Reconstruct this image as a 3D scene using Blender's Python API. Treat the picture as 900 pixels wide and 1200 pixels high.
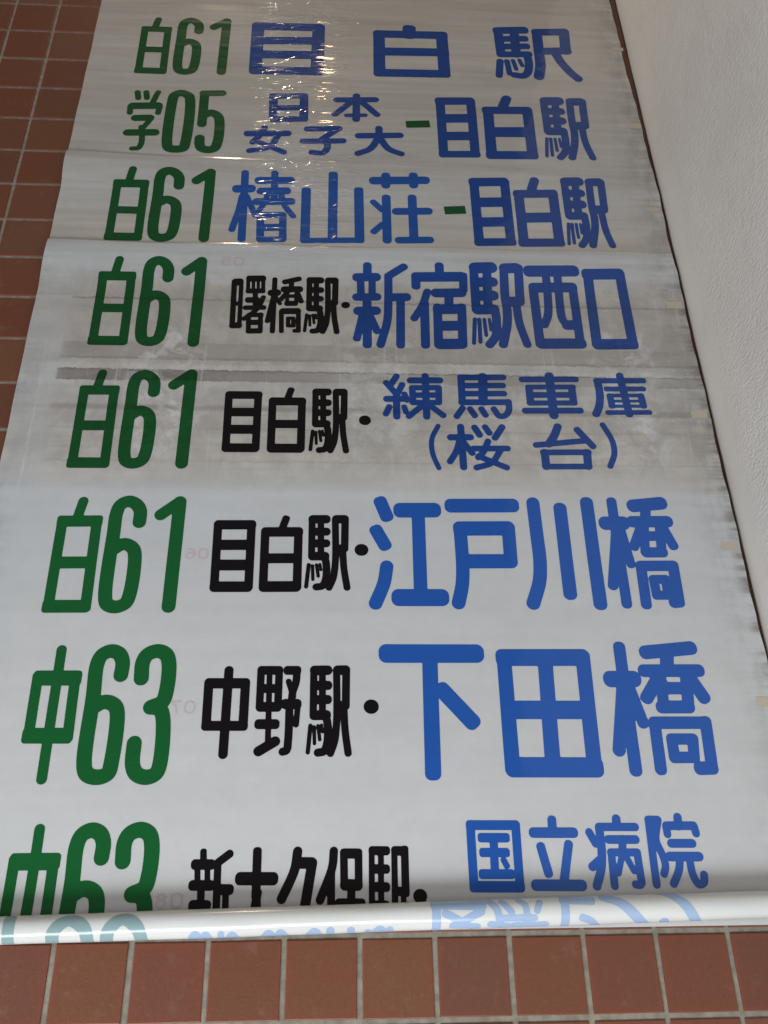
import bpy, math, random
import numpy as np
from mathutils import Matrix, Vector

random.seed(7)
rng = np.random.default_rng(7)
scene = bpy.context.scene
for o in list(bpy.data.objects):
    bpy.data.objects.remove(o)

# ---------------------------------------------------------------- camera, light, exposure
# Lengths below are millimetres on the tiled wall: u to the right, v downwards, d out from the wall.
TOP = 3.5


def W(u, v, d=0.0):
    return (u * 0.001, -d * 0.001, TOP - v * 0.001)


cam_data = bpy.data.cameras.new("camera")
cam = bpy.data.objects.new("camera", cam_data)
scene.collection.objects.link(cam)
Rm = ((0.99858524, 0.01734108, -0.05026737),
      (0.00884629, 0.87797861, 0.47861812),
      (0.05243343, -0.47838567, 0.87658308))
# rows are the camera's right, down and forward axes in (u, v, depth)
ax = [Vector((r[0], r[2], -r[1])) for r in Rm]
M = Matrix((ax[0], -ax[1], -ax[2])).transposed().to_4x4()
M.translation = Vector(W(764.54, 2075.08, 1318.4))
cam.matrix_world = M
cam_data.sensor_fit = 'HORIZONTAL'
cam_data.sensor_width = 36.0
cam_data.lens = 36.0 * 1049.28 / 900.0
cam_data.clip_start = 0.02
cam_data.clip_end = 100
scene.camera = cam

world = bpy.data.worlds.new("World")
scene.world = world
world.use_nodes = True
wbg = world.node_tree.nodes["Background"]
wbg.inputs[0].default_value = (1.0, 0.88, 0.76, 1)
wbg.inputs[1].default_value = 0.085

scene.view_settings.view_transform = 'Standard'
scene.view_settings.look = 'None'
scene.view_settings.exposure = 0.2
scene.view_settings.gamma = 1.0
scene.view_settings.use_curve_mapping = False


def area(name, loc, target, sx, sy, power, col):
    l = bpy.data.lights.new(name, 'AREA')
    l.shape = 'RECTANGLE'
    l.size, l.size_y, l.energy, l.color = sx, sy, power, col
    o = bpy.data.objects.new(name, l)
    scene.collection.objects.link(o)
    o.location = loc
    d = Vector(target) - Vector(loc)
    o.rotation_euler = d.to_track_quat('-Z', 'Y').to_euler()
    return o


def spotlamp(name, loc, radius, power, col):
    l = bpy.data.lights.new(name, 'POINT')
    l.shadow_soft_size, l.energy, l.color = radius, power, col
    o = bpy.data.objects.new(name, l)
    scene.collection.objects.link(o)
    o.location = loc
    return o


# daylight coming in low from the open front, a little from the left
area("daylight_opening", (-3.3, -2.9, 1.0), (0.8, 0.0, 1.8), 2.2, 1.6, 78.0, (0.90, 0.95, 1.0))
# sunlit pavement in front of the wall, throwing light up from below
area("sunlit_pavement", (0.3, -1.40, 0.03), (0.85, -0.1, 1.6), 1.8, 0.62, 47.0, (0.90, 0.95, 1.0))
# small warm and white ceiling downlights high above, seen only as glints in the creased film
spotlamp("downlight_warm", (0.70, -0.92, 4.55), 0.026, 1.0, (1.0, 0.66, 0.36))
spotlamp("added_fold_lamp", (0.30, -0.36, 5.10), 0.06, 40.0, (1.0, 0.80, 0.58))  # unseen lamp added to brighten the folds and warm the upper walls
spotlamp("downlight_white", (0.50, -1.10, 4.60), 0.016, 0.18, (1.0, 0.93, 0.82))

# ---------------------------------------------------------------- node helpers


class NT:
    def __init__(self, name):
        self.m = bpy.data.materials.new(name)
        self.m.use_nodes = True
        self.t = self.m.node_tree
        self.b = self.t.nodes["Principled BSDF"]

    def n(self, typ, **kw):
        nd = self.t.nodes.new(typ)
        for k, v in kw.items():
            setattr(nd, k, v)
        return nd

    def set(self, sock, v):
        if hasattr(v, 'is_output') or hasattr(v, 'links'):
            self.t.links.new(v, sock)
        elif isinstance(v, (tuple, list)) and len(v) == 3 and sock.type == 'RGBA':
            sock.default_value = (*v, 1)
        else:
            sock.default_value = v

    def math(self, op, a, b=0.0, c=0.0, clamp=False):
        nd = self.n('ShaderNodeMath', operation=op, use_clamp=clamp)
        self.set(nd.inputs[0], a)
        self.set(nd.inputs[1], b)
        self.set(nd.inputs[2], c)
        return nd.outputs[0]

    def mix(self, f, a, b, mode='MIX'):
        nd = self.n('ShaderNodeMix', data_type='RGBA', blend_type=mode)
        self.set(nd.inputs[0], f)
        self.set(nd.inputs[6], a)
        self.set(nd.inputs[7], b)
        return nd.outputs[2]

    def pos(self):
        g = self.n('ShaderNodeNewGeometry')
        return g.outputs['Position']

    def xyz(self, v):
        s = self.n('ShaderNodeSeparateXYZ')
        self.t.links.new(v, s.inputs[0])
        return s.outputs

    def vec(self, v, scale=(1, 1, 1), loc=(0, 0, 0)):
        m = self.n('ShaderNodeMapping')
        self.t.links.new(v, m.inputs[0])
        m.inputs['Scale'].default_value = scale
        m.inputs['Location'].default_value = loc
        return m.outputs[0]

    def noise(self, v, scale, detail=3.0, rough=0.55, dist=0.0):
        nd = self.n('ShaderNodeTexNoise')
        self.t.links.new(v, nd.inputs['Vector'])
        nd.inputs['Scale'].default_value = scale
        nd.inputs['Detail'].default_value = detail
        nd.inputs['Roughness'].default_value = rough
        nd.inputs['Distortion'].default_value = dist
        return nd.outputs[0]

    def step(self, v, a, b, lo=0.0, hi=1.0):
        nd = self.n('ShaderNodeMapRange', interpolation_type='SMOOTHSTEP')
        self.set(nd.inputs[0], v)
        nd.inputs[1].default_value = a
        nd.inputs[2].default_value = b
        nd.inputs[3].default_value = lo
        nd.inputs[4].default_value = hi
        return nd.outputs[0]

    def ramp(self, v, stops, interp='LINEAR'):
        nd = self.n('ShaderNodeValToRGB')
        self.t.links.new(v, nd.inputs[0])
        cr = nd.color_ramp
        cr.interpolation = interp
        while len(cr.elements) > 1:
            cr.elements.remove(cr.elements[-1])
        cr.elements[0].position = stops[0][0]
        cr.elements[0].color = (*stops[0][1], 1)
        for p, c in stops[1:]:
            e = cr.elements.new(p)
            e.color = (*c, 1)
        return nd.outputs[0]

    def bump(self, h, strength, dist, normal=None):
        nd = self.n('ShaderNodeBump')
        self.t.links.new(h, nd.inputs['Height'])
        nd.inputs['Strength'].default_value = strength
        nd.inputs['Distance'].default_value = dist
        if normal is not None:
            self.t.links.new(normal, nd.inputs['Normal'])
        return nd.outputs[0]


# ---------------------------------------------------------------- materials
def film_material(name, base, grime_amount, rough=0.24, coat=0.0):
    """One sheet of old glossy roll film: aged in horizontal bands, fold light tinted in, scuffed, smudged along its edges."""
    t = NT(name)
    P = t.pos()
    x, y, z = t.xyz(P)
    v = t.math('MULTIPLY', t.math('SUBTRACT', TOP, z), 10.0)            # tile units downwards
    u = t.math('MULTIPLY', x, 10.0)
    wob = t.noise(t.vec(P, (2.5, 2.5, 9)), 3.0, 4.0, 0.6)
    wob2 = t.noise(t.vec(P, (30, 30, 60)), 2.0, 4.0, 0.65)
    vv = t.math('ADD', v, t.math('MULTIPLY', t.math('SUBTRACT', wob, 0.5), 0.09))
    vv = t.math('ADD', vv, t.math('MULTIPLY', t.math('SUBTRACT', wob2, 0.5), 0.09))
    f = t.math('DIVIDE', vv, 20.0)
    WM = (0.95, 0.90, 0.84)

    def g(k, warm=1.0):
        return (k * (1 + .05 * warm), k, k * (1 - .06 * warm))
    S = [(0.0, g(.84)), (1.6, g(.92)), (3.4, g(.84)), (5.3, g(.88, .3)), (6.4, g(.96, .2)), (7.55, g(.84, 1.2)), (7.75, g(1.04, -.8)),  # stops at the second fold paint its warm shade and bluish light
         (8.5, g(1.02, -.3)), (8.75, g(.88, 1)), (9.9, g(.86, 1)), (10.5, g(.92, .6)), (10.6, g(.98, .3)), (10.7, g(1.0, .2)),
         (11.05, g(.92, .3)), (11.9, g(.88, .8)), (12.6, g(.95, .8)), (13.0, g(1.0, .3)), (13.2, g(1.04, -.5)),
         (13.6, g(1.06, -.8)), (16.5, g(1.07, -.4)), (19.9, g(1.07, -.4))]
    band = t.ramp(f, [(p / 20.0, c) for p, c in S])
    # fine horizontal streaks, strongest in the upper part
    st = t.noise(t.vec(P, (1.0, 1, 13)), 3.0, 4.0, 0.55)
    st2 = t.noise(t.vec(P, (1.6, 1, 34)), 2.0, 4.0, 0.6)
    upper = t.step(v, 12.4, 13.4, 1.0, 0.22)
    sv = t.math('MULTIPLY', t.math('ADD', t.math('SUBTRACT', st, 0.5), t.math('MULTIPLY', t.math('SUBTRACT', st2, 0.5), 0.7)), upper)
    streak = t.math('ADD', 1.0, t.math('MULTIPLY', sv, 0.42))
    comb = t.n('ShaderNodeCombineXYZ')
    for i in range(3):
        t.set(comb.inputs[i], streak)
    tone = t.mix(1.0, band, comb.outputs[0], 'MULTIPLY')
    # stuck-on liner panels: crisp, slightly ragged edges
    rag = t.noise(t.vec(P, (26, 1, 8)), 3.0, 5.0, 0.7)
    rag = t.math('MULTIPLY', t.math('SUBTRACT', rag, 0.5), 0.13)
    vr = t.math('ADD', v, rag)
    lf = t.step(u, 2.60, 2.68)

    def panel(a, b, colour, strength, soft=.012):
        nonlocal tone
        m = t.math('MULTIPLY', t.step(vr, a, a + soft), t.step(vr, b + soft, b))
        m = t.math('MULTIPLY', t.math('MULTIPLY', m, lf), strength)
        tone = t.mix(m, tone, colour)
    pn = t.noise(t.vec(P, (1.4, 1, 12)), 3.0, 4.0, 0.65)
    pv = t.math('ADD', .45, t.math('MULTIPLY', pn, .75))
    rest = t.step(u, 5.2, 7.8, 1.0, .52)
    panel(10.11, 10.50, (.64, .60, .55), t.math('MULTIPLY', pv, .95))
    panel(10.44, 10.50, (.46, .42, .38), t.math('MULTIPLY', pv, .6))
    panel(10.73, 10.97, (.35, .31, .285), t.math('MULTIPLY', t.math('MULTIPLY', pv, rest), 1.1))
    panel(10.72, 10.755, (.24, .21, .19), t.math('MULTIPLY', pv, .75))
    panel(9.04, 9.09, (.40, .37, .34), t.math('MULTIPLY', pv, .85), .03)
    panel(9.09, 10.11, (.80, .76, .72), .35, .05)
    panel(11.47, 11.60, (.50, .47, .44), t.math('MULTIPLY', pv, .7), .06)
    panel(11.97, 12.0, (.6, .57, .54), t.math('MULTIPLY', pv, .5), .02)
    panel(12.62, 12.66, (.66, .63, .6), t.math('MULTIPLY', pv, .5), .03)
    blot = t.noise(t.vec(P, (1.5, 1, 5)), 3.0, 5.0, 0.62, 0.4)
    bm = t.math('MULTIPLY', t.step(v, 8.0, 8.8), t.step(v, 13.4, 12.4))
    tone = t.mix(t.math('MULTIPLY', bm, t.step(blot, 0.42, 0.62, 0.0, 0.25)), tone, (0.98, 0.96, 0.93))
    # milky scuffs where the clear layer has lifted
    sc = t.noise(t.vec(P, (6, 1, 9)), 3.2, 6.0, 0.72, 0.6)
    inrow = t.math('MULTIPLY', t.step(v, 9.3, 10.0), t.step(v, 12.9, 12.2))
    colA = t.step(t.math('ABSOLUTE', t.math('SUBTRACT', u, 4.55)), 0.2, 0.9, 1.0, 0.0)
    colB = t.step(t.math('ABSOLUTE', t.math('SUBTRACT', u, 12.95)), 0.2, 0.8, 1.0, 0.0)
    colC = t.math('MULTIPLY', t.step(t.math('ABSOLUTE', t.math('SUBTRACT', u, 8.3)), 0.3, 1.0, 1.0, 0.0), 0.55)
    cols = t.math('MAXIMUM', t.math('MAXIMUM', colA, colB), colC)
    scf = t.math('MULTIPLY', t.math('MULTIPLY', inrow, cols), t.step(sc, 0.46, 0.58))
    tone = t.mix(t.math('MULTIPLY', scf, 0.75), tone, (1.22, 1.22, 1.24))
    # cloudy grey mottling and faint upright rub marks on the worn rows
    mt_ = t.noise(t.vec(P, (9, 1, 7), (1, 0, 3)), 2.2, 7.0, 0.72, 0.5)
    up_ = t.noise(t.vec(P, (60, 1, 3), (7, 0, 3)), 1.6, 3.0, 0.6)
    tone = t.mix(t.math('MULTIPLY', bm, t.step(mt_, 0.40, 0.62, .45, 0.0)), tone, (.60, .575, .55))
    tone = t.mix(t.math('MULTIPLY', bm, t.step(up_, 0.60, 0.70, 0.0, .35)), tone, (1.1, 1.1, 1.1))
    # small dark fly specks and brown freckles on the aged rows
    spk = t.noise(t.vec(P, (60, 1, 60)), 2.6, 2.0, 0.5)
    spf = t.math('MULTIPLY', t.step(spk, 0.73, 0.78), t.step(v, 13.4, 12.6, 0.1, 0.55))
    tone = t.mix(spf, tone, (0.42, 0.38, 0.34))
    # smudged edges, with shadow painted in along the right one
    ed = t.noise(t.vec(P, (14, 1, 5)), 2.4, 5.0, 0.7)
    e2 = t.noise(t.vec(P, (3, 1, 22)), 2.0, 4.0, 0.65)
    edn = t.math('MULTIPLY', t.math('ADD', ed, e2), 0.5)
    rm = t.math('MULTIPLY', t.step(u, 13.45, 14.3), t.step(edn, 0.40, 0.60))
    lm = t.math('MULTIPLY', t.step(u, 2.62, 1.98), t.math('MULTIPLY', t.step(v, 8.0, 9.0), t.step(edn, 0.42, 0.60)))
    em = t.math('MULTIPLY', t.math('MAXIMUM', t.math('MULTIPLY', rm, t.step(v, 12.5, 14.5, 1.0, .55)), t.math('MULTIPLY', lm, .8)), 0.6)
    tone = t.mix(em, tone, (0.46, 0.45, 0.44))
    rim = t.math('MULTIPLY', t.step(u, 14.15, 14.36), t.math('MULTIPLY', t.step(v, 7.6, 9.2), t.step(v, 17.5, 15.5)))  # blotchy brown edge shadow painted over the smudges
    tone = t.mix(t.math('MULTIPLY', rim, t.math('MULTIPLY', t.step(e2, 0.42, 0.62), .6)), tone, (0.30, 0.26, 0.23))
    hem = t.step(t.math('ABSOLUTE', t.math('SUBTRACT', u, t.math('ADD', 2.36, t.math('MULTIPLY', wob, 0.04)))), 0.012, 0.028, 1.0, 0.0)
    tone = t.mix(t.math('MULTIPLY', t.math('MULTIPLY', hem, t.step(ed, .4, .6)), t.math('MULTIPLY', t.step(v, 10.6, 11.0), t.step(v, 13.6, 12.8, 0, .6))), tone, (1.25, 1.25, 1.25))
    tone = t.mix(t.math('MULTIPLY', t.math('MULTIPLY', t.step(u, 2.9, 2.5), t.step(v, 8.3, 8.8)), .35), tone, (.95, 1.02, 1.08))
    tone = t.mix(grime_amount, (1, 1, 1), tone)
    col = t.mix(1.0, base, tone, 'MULTIPLY')
    mo = t.noise(P, 55.0, 4.0, 0.6)
    mo2 = t.noise(t.vec(P, (2, 1, 3)), 4.0, 4.0, 0.6)
    mk = t.math('ADD', .88, t.math('ADD', t.math('MULTIPLY', mo, .10), t.math('MULTIPLY', mo2, .14)))
    cm = t.n('ShaderNodeCombineXYZ')
    for i in range(3):
        t.set(cm.inputs[i], mk)
    col = t.mix(1.0, col, cm.outputs[0], 'MULTIPLY')
    scr = t.noise(t.vec(P, (9, 1, 160), (5, 0, 2)), 1.5, 2.0, 0.5)
    col = t.mix(t.math('MULTIPLY', t.step(scr, .74, .78), .35), col, tuple(min(.55, b_ * 2.2 + .03) for b_ in base))
    t.set(t.b.inputs['Base Color'], col)
    # gloss
    rn = t.noise(t.vec(P, (5, 1, 14)), 2.0, 4.0, 0.6)
    t.set(t.b.inputs['Roughness'], t.math('ADD', t.math('ADD', rough - 0.05, t.math('MULTIPLY', rn, 0.10)), t.math('MULTIPLY', scf, 0.3)))
    t.b.inputs['IOR'].default_value = 1.5
    t.b.inputs['Specular IOR Level'].default_value = 0.08
    t.b.inputs['Coat Weight'].default_value = 0.8
    t.b.inputs['Coat Roughness'].default_value = 0.045
    # crinkles: fine and horizontal in the upper rows, very faint lower down
    cr = t.noise(t.vec(P, (3, 1, 13)), 2.2, 2.0, 0.45, 0.3)
    cr2 = t.noise(t.vec(P, (18, 1, 95)), 1.6, 2.0, 0.5, 0.3)
    amp = t.step(v, 7.5, 8.3, 1.0, 0.07)
    h = t.math('MULTIPLY', t.math('ADD', t.math('MULTIPLY', cr, .7), t.math('MULTIPLY', cr2, 0.015)), amp)
    soft = t.noise(t.vec(P, (2.2, 1, 6)), 1.4, 2.0, 0.5)
    h = t.math('ADD', h, t.math('MULTIPLY', soft, 0.22))
    rid = t.math('ABSOLUTE', t.math('SUBTRACT', t.noise(t.vec(P, (2.6, 1, 12), (3, 0, 7)), 3.2, 2.0, 0.5, 1.4), 0.5))
    h = t.math('ADD', h, t.math('MULTIPLY', t.math('MULTIPLY', t.step(rid, 0.05, 0.0), amp), t.step(t.math('ABSOLUTE', t.math('SUBTRACT', u, 7.0)), 0.5, 1.6, 0.55, 0.0)))
    nrm = t.bump(h, 0.5, 0.0021)
    t.set(t.b.inputs['Normal'], nrm)
    t.set(t.b.inputs['Coat Normal'], nrm)
    return t.m


FILM = (0.50, 0.49, 0.475)
m_film = film_material("old_glossy_film", FILM, 1.0)
m_blue = film_material("blue_print", (0.016, 0.083, 0.335), 0.75, 0.26)
m_navy = film_material("older_blue_print", (0.014, 0.058, 0.255), 0.75, 0.26)
m_dgreen = film_material("older_green_print", (0.007, 0.078, 0.022), 0.75, 0.26)
m_green = film_material("green_print", (0.007, 0.092, 0.023), 0.75, 0.26)
m_black = film_material("black_print", (0.005, 0.004, 0.0055), 0.5, 0.30)
m_faint = film_material("faint_red_number", (0.49, 0.405, 0.41), 1.0)


def roll_material(name, base):
    t = NT(name)
    P = t.pos()
    n = t.noise(t.vec(P, (2.0, 8, 8)), 2.0, 3.0, 0.5)
    c = t.mix(t.step(n, 0.35, 0.65), base, tuple(min(1, b * 0.93) for b in base))
    t.set(t.b.inputs['Base Color'], c)
    t.b.inputs['Roughness'].default_value = 0.20
    w = t.noise(t.vec(P, (1.5, 12, 12)), 1.6, 3.0, 0.5)
    t.set(t.b.inputs['Normal'], t.bump(w, 0.5, 0.003))
    return t.m


m_back = roll_material("film_back", (0.64, 0.645, 0.615))
m_gg = roll_material("green_showing_through", (0.25, 0.36, 0.37))
m_gb = roll_material("blue_showing_through", (0.33, 0.44, 0.62))


def tile_material():
    t = NT("terracotta_tile")
    oi = t.n('ShaderNodeObjectInfo')
    r = oi.outputs['Random']
    tc = t.n('ShaderNodeTexCoord').outputs['Object']
    off = t.n('ShaderNodeVectorMath', operation='ADD')
    t.t.links.new(tc, off.inputs[0])
    cx = t.n('ShaderNodeCombineXYZ')
    t.set(cx.inputs[0], t.math('MULTIPLY', r, 37.0))
    t.set(cx.inputs[2], t.math('MULTIPLY', r, 91.0))
    t.t.links.new(cx.outputs[0], off.inputs[1])
    V = off.outputs[0]
    base = t.ramp(r, [(0.0, (0.180, 0.057, 0.031)), (0.2, (0.158, 0.056, 0.036)), (0.35, (0.192, 0.066, 0.032)),
                      (0.5, (0.176, 0.076, 0.053)), (0.62, (0.200, 0.080, 0.037)), (0.75, (0.150, 0.060, 0.038)), (0.88, (0.186, 0.066, 0.040)), (1.0, (0.172, 0.055, 0.034))])
    big = t.noise(V, 14.0, 3.0, 0.5)
    fine = t.noise(V, 160.0, 4.0, 0.65)
    c = t.mix(t.step(big, 0.3, 0.7), base, (0.155, 0.067, 0.036))
    c = t.mix(0.30, base, c)
    k = t.math('ADD', 0.82, t.math('MULTIPLY', fine, 0.36))
    comb = t.n('ShaderNodeCombineXYZ')
    for i in range(3):
        t.set(comb.inputs[i], k)
    c = t.mix(1.0, c, comb.outputs[0], 'MULTIPLY')
    sp = t.noise(V, 420.0, 2.0, 0.5)
    c = t.mix(t.math('MULTIPLY', t.step(sp, 0.66, 0.72), t.step(big, .45, .6, .15, .5)), c, (0.36, 0.24, 0.19))
    du = t.noise(V, 26.0, 5.0, 0.7)
    c = t.mix(t.math('MULTIPLY', t.step(du, 0.55, 0.72), .22), c, (0.26, 0.19, 0.155))
    c = t.mix(1.0, c, (.87, .88, .84), 'MULTIPLY')
    # redder, burnt rim
    ox, oy, oz = t.xyz(tc)
    rim = t.math('MAXIMUM', t.math('ABSOLUTE', ox), t.math('ABSOLUTE', oz))
    c = t.mix(t.math('MULTIPLY', t.step(rim, 0.036, 0.046), 0.45), c, (0.19, 0.050, 0.026))
    t.set(t.b.inputs['Base Color'], c)
    t.b.inputs['Roughness'].default_value = 0.42
    t.b.inputs['Specular IOR Level'].default_value = 0.35
    t.set(t.b.inputs['Normal'], t.bump(t.math('ADD', fine, t.math('MULTIPLY', big, 2.0)), 0.5, 0.0008))
    return t.m


m_tile = tile_material()

t = NT("grout")
P = t.pos()
a = t.noise(P, 60.0, 5.0, 0.65)
b = t.noise(P, 5.0, 3.0, 0.6)
c = t.mix(t.step(a, 0.3, 0.7), (0.18, 0.155, 0.115), (0.28, 0.25, 0.20))
c = t.mix(t.math('MULTIPLY', t.step(b, 0.5, 0.7), 0.35), c, (0.16, 0.14, 0.115))
t.set(t.b.inputs['Base Color'], c)
t.b.inputs['Roughness'].default_value = 0.9
t.set(t.b.inputs['Normal'], t.bump(a, 0.6, 0.001))
m_grout = t.m

t = NT("rough_plaster")
P = t.pos()
x, y, z = t.xyz(P)
near = t.step(y, -0.12, -0.035, 1.0, 0.10)                      # trowelled smooth towards the corner
sk = t.vec(P, (1, 1.0, 1.0))
rot = t.n('ShaderNodeMapping')
t.t.links.new(P, rot.inputs[0])
rot.inputs['Rotation'].default_value = (math.radians(-38), 0, 0)
rot.inputs['Scale'].default_value = (1, 0.8, 1.5)
n1 = t.noise(rot.outputs[0], 150.0, 3.0, 0.5, 0.2)
n2 = t.noise(P, 38.0, 3.0, 0.5)
vor = t.n('ShaderNodeTexVoronoi', feature='SMOOTH_F1')
t.t.links.new(rot.outputs[0], vor.inputs['Vector'])
vor.inputs['Scale'].default_value = 135.0
vor.inputs['Smoothness'].default_value = 0.6
h = t.math('ADD', t.math('SUBTRACT', 1.0, vor.outputs['Distance']), t.math('ADD', t.math('MULTIPLY', n1, 1.3), t.math('MULTIPLY', n2, 0.7)))
h = t.math('MULTIPLY', h, near)
t.set(t.b.inputs['Normal'], t.bump(h, 0.50, 0.0030))
d = t.noise(P, 2.4, 4.0, 0.6)
d2 = t.noise(t.vec(P, (1, 3, 1)), 9.0, 5.0, 0.65)
c = t.mix(t.step(d, 0.35, 0.7), (0.61, 0.58, 0.54), (0.55, 0.52, 0.485))
c = t.mix(t.math('MULTIPLY', t.step(d2, 0.5, 0.75), .3), c, (0.49, 0.455, 0.42))
t.set(t.b.inputs['Base Color'], c)
t.b.inputs['Roughness'].default_value = 0.75
m_plaster = t.m

t = NT("beige_tape")
P = t.pos()
n = t.noise(t.vec(P, (30, 1, 90)), 2.0, 3.0, 0.6)
t.set(t.b.inputs['Base Color'], t.mix(n, (0.54, 0.46, 0.35), (0.42, 0.38, 0.31)))
t.b.inputs['Roughness'].default_value = 0.35
m_tape = t.m

t = NT("corner_shadow")  # dark brown of the bead that stands for the corner's shadow
P = t.pos()
n = t.noise(t.vec(P, (1, 1, 20)), 3.0, 4.0, 0.6)
t.set(t.b.inputs['Base Color'], t.mix(n, (0.10, 0.05, 0.03), (0.055, 0.035, 0.025)))
t.b.inputs['Roughness'].default_value = 0.7
m_corner_shadow = t.m

# ---------------------------------------------------------------- object helpers


def link(o, parent=None):
    scene.collection.objects.link(o)
    if parent is not None:
        o.parent = parent
    return o


def mesh(name, V, F, mat, parent=None, smooth=False):
    me = bpy.data.meshes.new(name)
    me.from_pydata([tuple(map(float, p)) for p in V], [], [tuple(map(int, f)) for f in F])
    me.materials.append(mat)
    if smooth:
        me.polygons.foreach_set('use_smooth', [True] * len(me.polygons))
    me.update()
    return link(bpy.data.objects.new(name, me), parent)


def thing(name, loc, label, cat):
    o = bpy.data.objects.new(name, None)
    o.empty_display_size = 0.05
    o.location = loc
    o['label'] = label
    o['category'] = cat
    return link(o)


def local(parent, o):
    """keep world placement of a mesh written in world coordinates under an Empty that has only a location"""
    o.matrix_parent_inverse = Matrix.Translation(-parent.location)
    return o


# ---------------------------------------------------------------- tiled wall
PITCH, JOINT = 100.0, 7.2
CORNER = 1446.0
wall = thing("tiled_wall", W(0, 3300, 0), "wall of square terracotta tiles with grey joints behind the hanging banner", "wall")
bk = mesh("mortar_bed", [W(-1500, -700, -2.2), W(CORNER, -700, -2.2), W(CORNER, 3300, -2.2), W(-1500, 3300, -2.2),
                         W(-1500, -700, -120), W(CORNER, -700, -120), W(CORNER, 3300, -120), W(-1500, 3300, -120)],
          [(0, 3, 2, 1), (4, 5, 6, 7), (0, 1, 5, 4), (1, 2, 6, 5), (2, 3, 7, 6), (3, 0, 4, 7)], m_grout)
bk.parent = wall
local(wall, bk)


def tile_geo(w, h, jit):
    """bevelled tile, centre at origin, front face on y = 0"""
    hw, hh = w / 2000.0, h / 2000.0
    out = []
    for (s, yy) in ((0.0, 0.0045), (0.0, 0.0011), (0.0004, 0.00035), (0.0014, 0.0)):
        for k, (a, b_) in enumerate(((-1, -1), (1, -1), (1, 1), (-1, 1))):
            out.append((a * (hw - s) + jit[k][0], yy, b_ * (hh - s) + jit[k][1]))
    F = []
    for r in range(3):
        for k in range(4):
            i, j = r * 4 + k, r * 4 + (k + 1) % 4
            F.append((i, j, j + 4, i + 4))
    F.append((12, 13, 14, 15))
    return out, F


variants = []
for i in range(6):
    jit = [(random.uniform(-.4, .4) / 1000, random.uniform(-.4, .4) / 1000) for _ in range(4)]
    V, F = tile_geo(PITCH - JOINT, PITCH - JOINT, jit)
    me = bpy.data.meshes.new("tile")
    me.from_pydata(V, [], F)
    me.materials.append(m_tile)
    variants.append(me)
cutw = CORNER - 1400.0 - JOINT / 2 - 1.0
Vc, Fc = tile_geo(cutw, PITCH - JOINT, [(0, 0)] * 4)
cutme = bpy.data.meshes.new("cut_tile")
cutme.from_pydata(Vc, [], Fc)
cutme.materials.append(m_tile)


def put_tile(c, r):
    if c == 14:
        o = bpy.data.objects.new("cut_tile", cutme)
        uc = 1400.0 + JOINT / 2 + cutw / 2
    else:
        o = bpy.data.objects.new("tile", random.choice(variants))
        uc = c * PITCH + 50
    link(o, wall)
    o.matrix_parent_inverse = Matrix.Translation(-wall.location)
    o.location = W(uc + random.uniform(-.5, .5), r * PITCH + 50 + random.uniform(-.4, .4), random.uniform(-.3, .3))
    o.rotation_euler = (random.uniform(-.0035, .0035), random.uniform(-.004, .004), random.uniform(-.0035, .0035))


cells = set()
for r in range(-3, 20):
    for c in range(-3, 3):
        cells.add((c, r))
    cells.add((14, r))
for r in range(19, 23):
    for c in range(-3, 15):
        cells.add((c, r))
for (c, r) in sorted(cells):
    put_tile(c, r)
Vs, Fs = [], []
for r in range(-6, 32):
    for c in range(-14, 14):
        if (c, r) in cells or (3 <= c <= 13 and -1 <= r <= 18):
            continue
        V, F = tile_geo(PITCH - JOINT, PITCH - JOINT, [(0, 0)] * 4)
        o = W(c * PITCH + 50, r * PITCH + 50, random.uniform(-.2, .2))
        n = len(Vs)
        Vs += [(a + o[0], b_ + o[1], c_ + o[2]) for a, b_, c_ in V]
        Fs += [tuple(i + n for i in f) for f in F]
so = mesh("tile_field", Vs, Fs, m_tile, wall)
so['kind'] = 'stuff'
local(wall, so)

# ---------------------------------------------------------------- plaster side wall
pl = thing("plaster_wall", W(CORNER + 60, 3300, 600), "pale grey wall with rough rendered texture, at right angles to the tiles on the right", "wall")
nz, nv = 24, 60
V, F = [], []
o = mesh("rendered_face", [W(CORNER, -700, -3), W(CORNER, -700, 1900), W(CORNER, 3300, 1900), W(CORNER, 3300, -3),
                           W(CORNER + 120, -700, -3), W(CORNER + 120, -700, 1900), W(CORNER + 120, 3300, 1900), W(CORNER + 120, 3300, -3)],
         [(0, 1, 2, 3), (7, 6, 5, 4), (0, 4, 5, 1), (3, 2, 6, 7), (1, 5, 6, 2), (0, 3, 7, 4)], m_plaster, pl)
local(pl, o)
# dark bead added along the corner to draw its shadow line
V, F = [], []
N = 120
for i in range(N + 1):
    v = -700 + 4000 * i / N
    wv = 2.2 + 0.7 * math.sin(v * .031) + random.uniform(-.3, .3)
    for k in range(4):
        a_ = math.pi / 2 * k / 3
        V.append(W(CORNER - wv * math.cos(a_), v, wv * math.sin(a_)))
for i in range(N):
    for k in range(3):
        a_ = i * 4 + k
        F.append((a_, a_ + 1, a_ + 5, a_ + 4))
o = mesh("corner_shadow_bead", V, F, m_corner_shadow, pl, True)
local(pl, o)

# ---------------------------------------------------------------- the banner's surface
U0, U1 = 199.0, 1441.0
V0, V1 = -260.0, 1989.0
RR = 17.0


def sstep(x, a, b_):
    k = np.clip((x - a) / (b_ - a), 0, 1)
    return k * k * (3 - 2 * k)


WAVES = [(f_, .42 * (.03 / f_) ** .95 * random.uniform(.5, 1.2), random.uniform(-.006, .006), random.uniform(0, 6.28), random.uniform(.002, .008))
         for f_ in (.019, .031, .044, .067, .083, .101, .137, .171, .223, .29, .37)]


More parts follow.
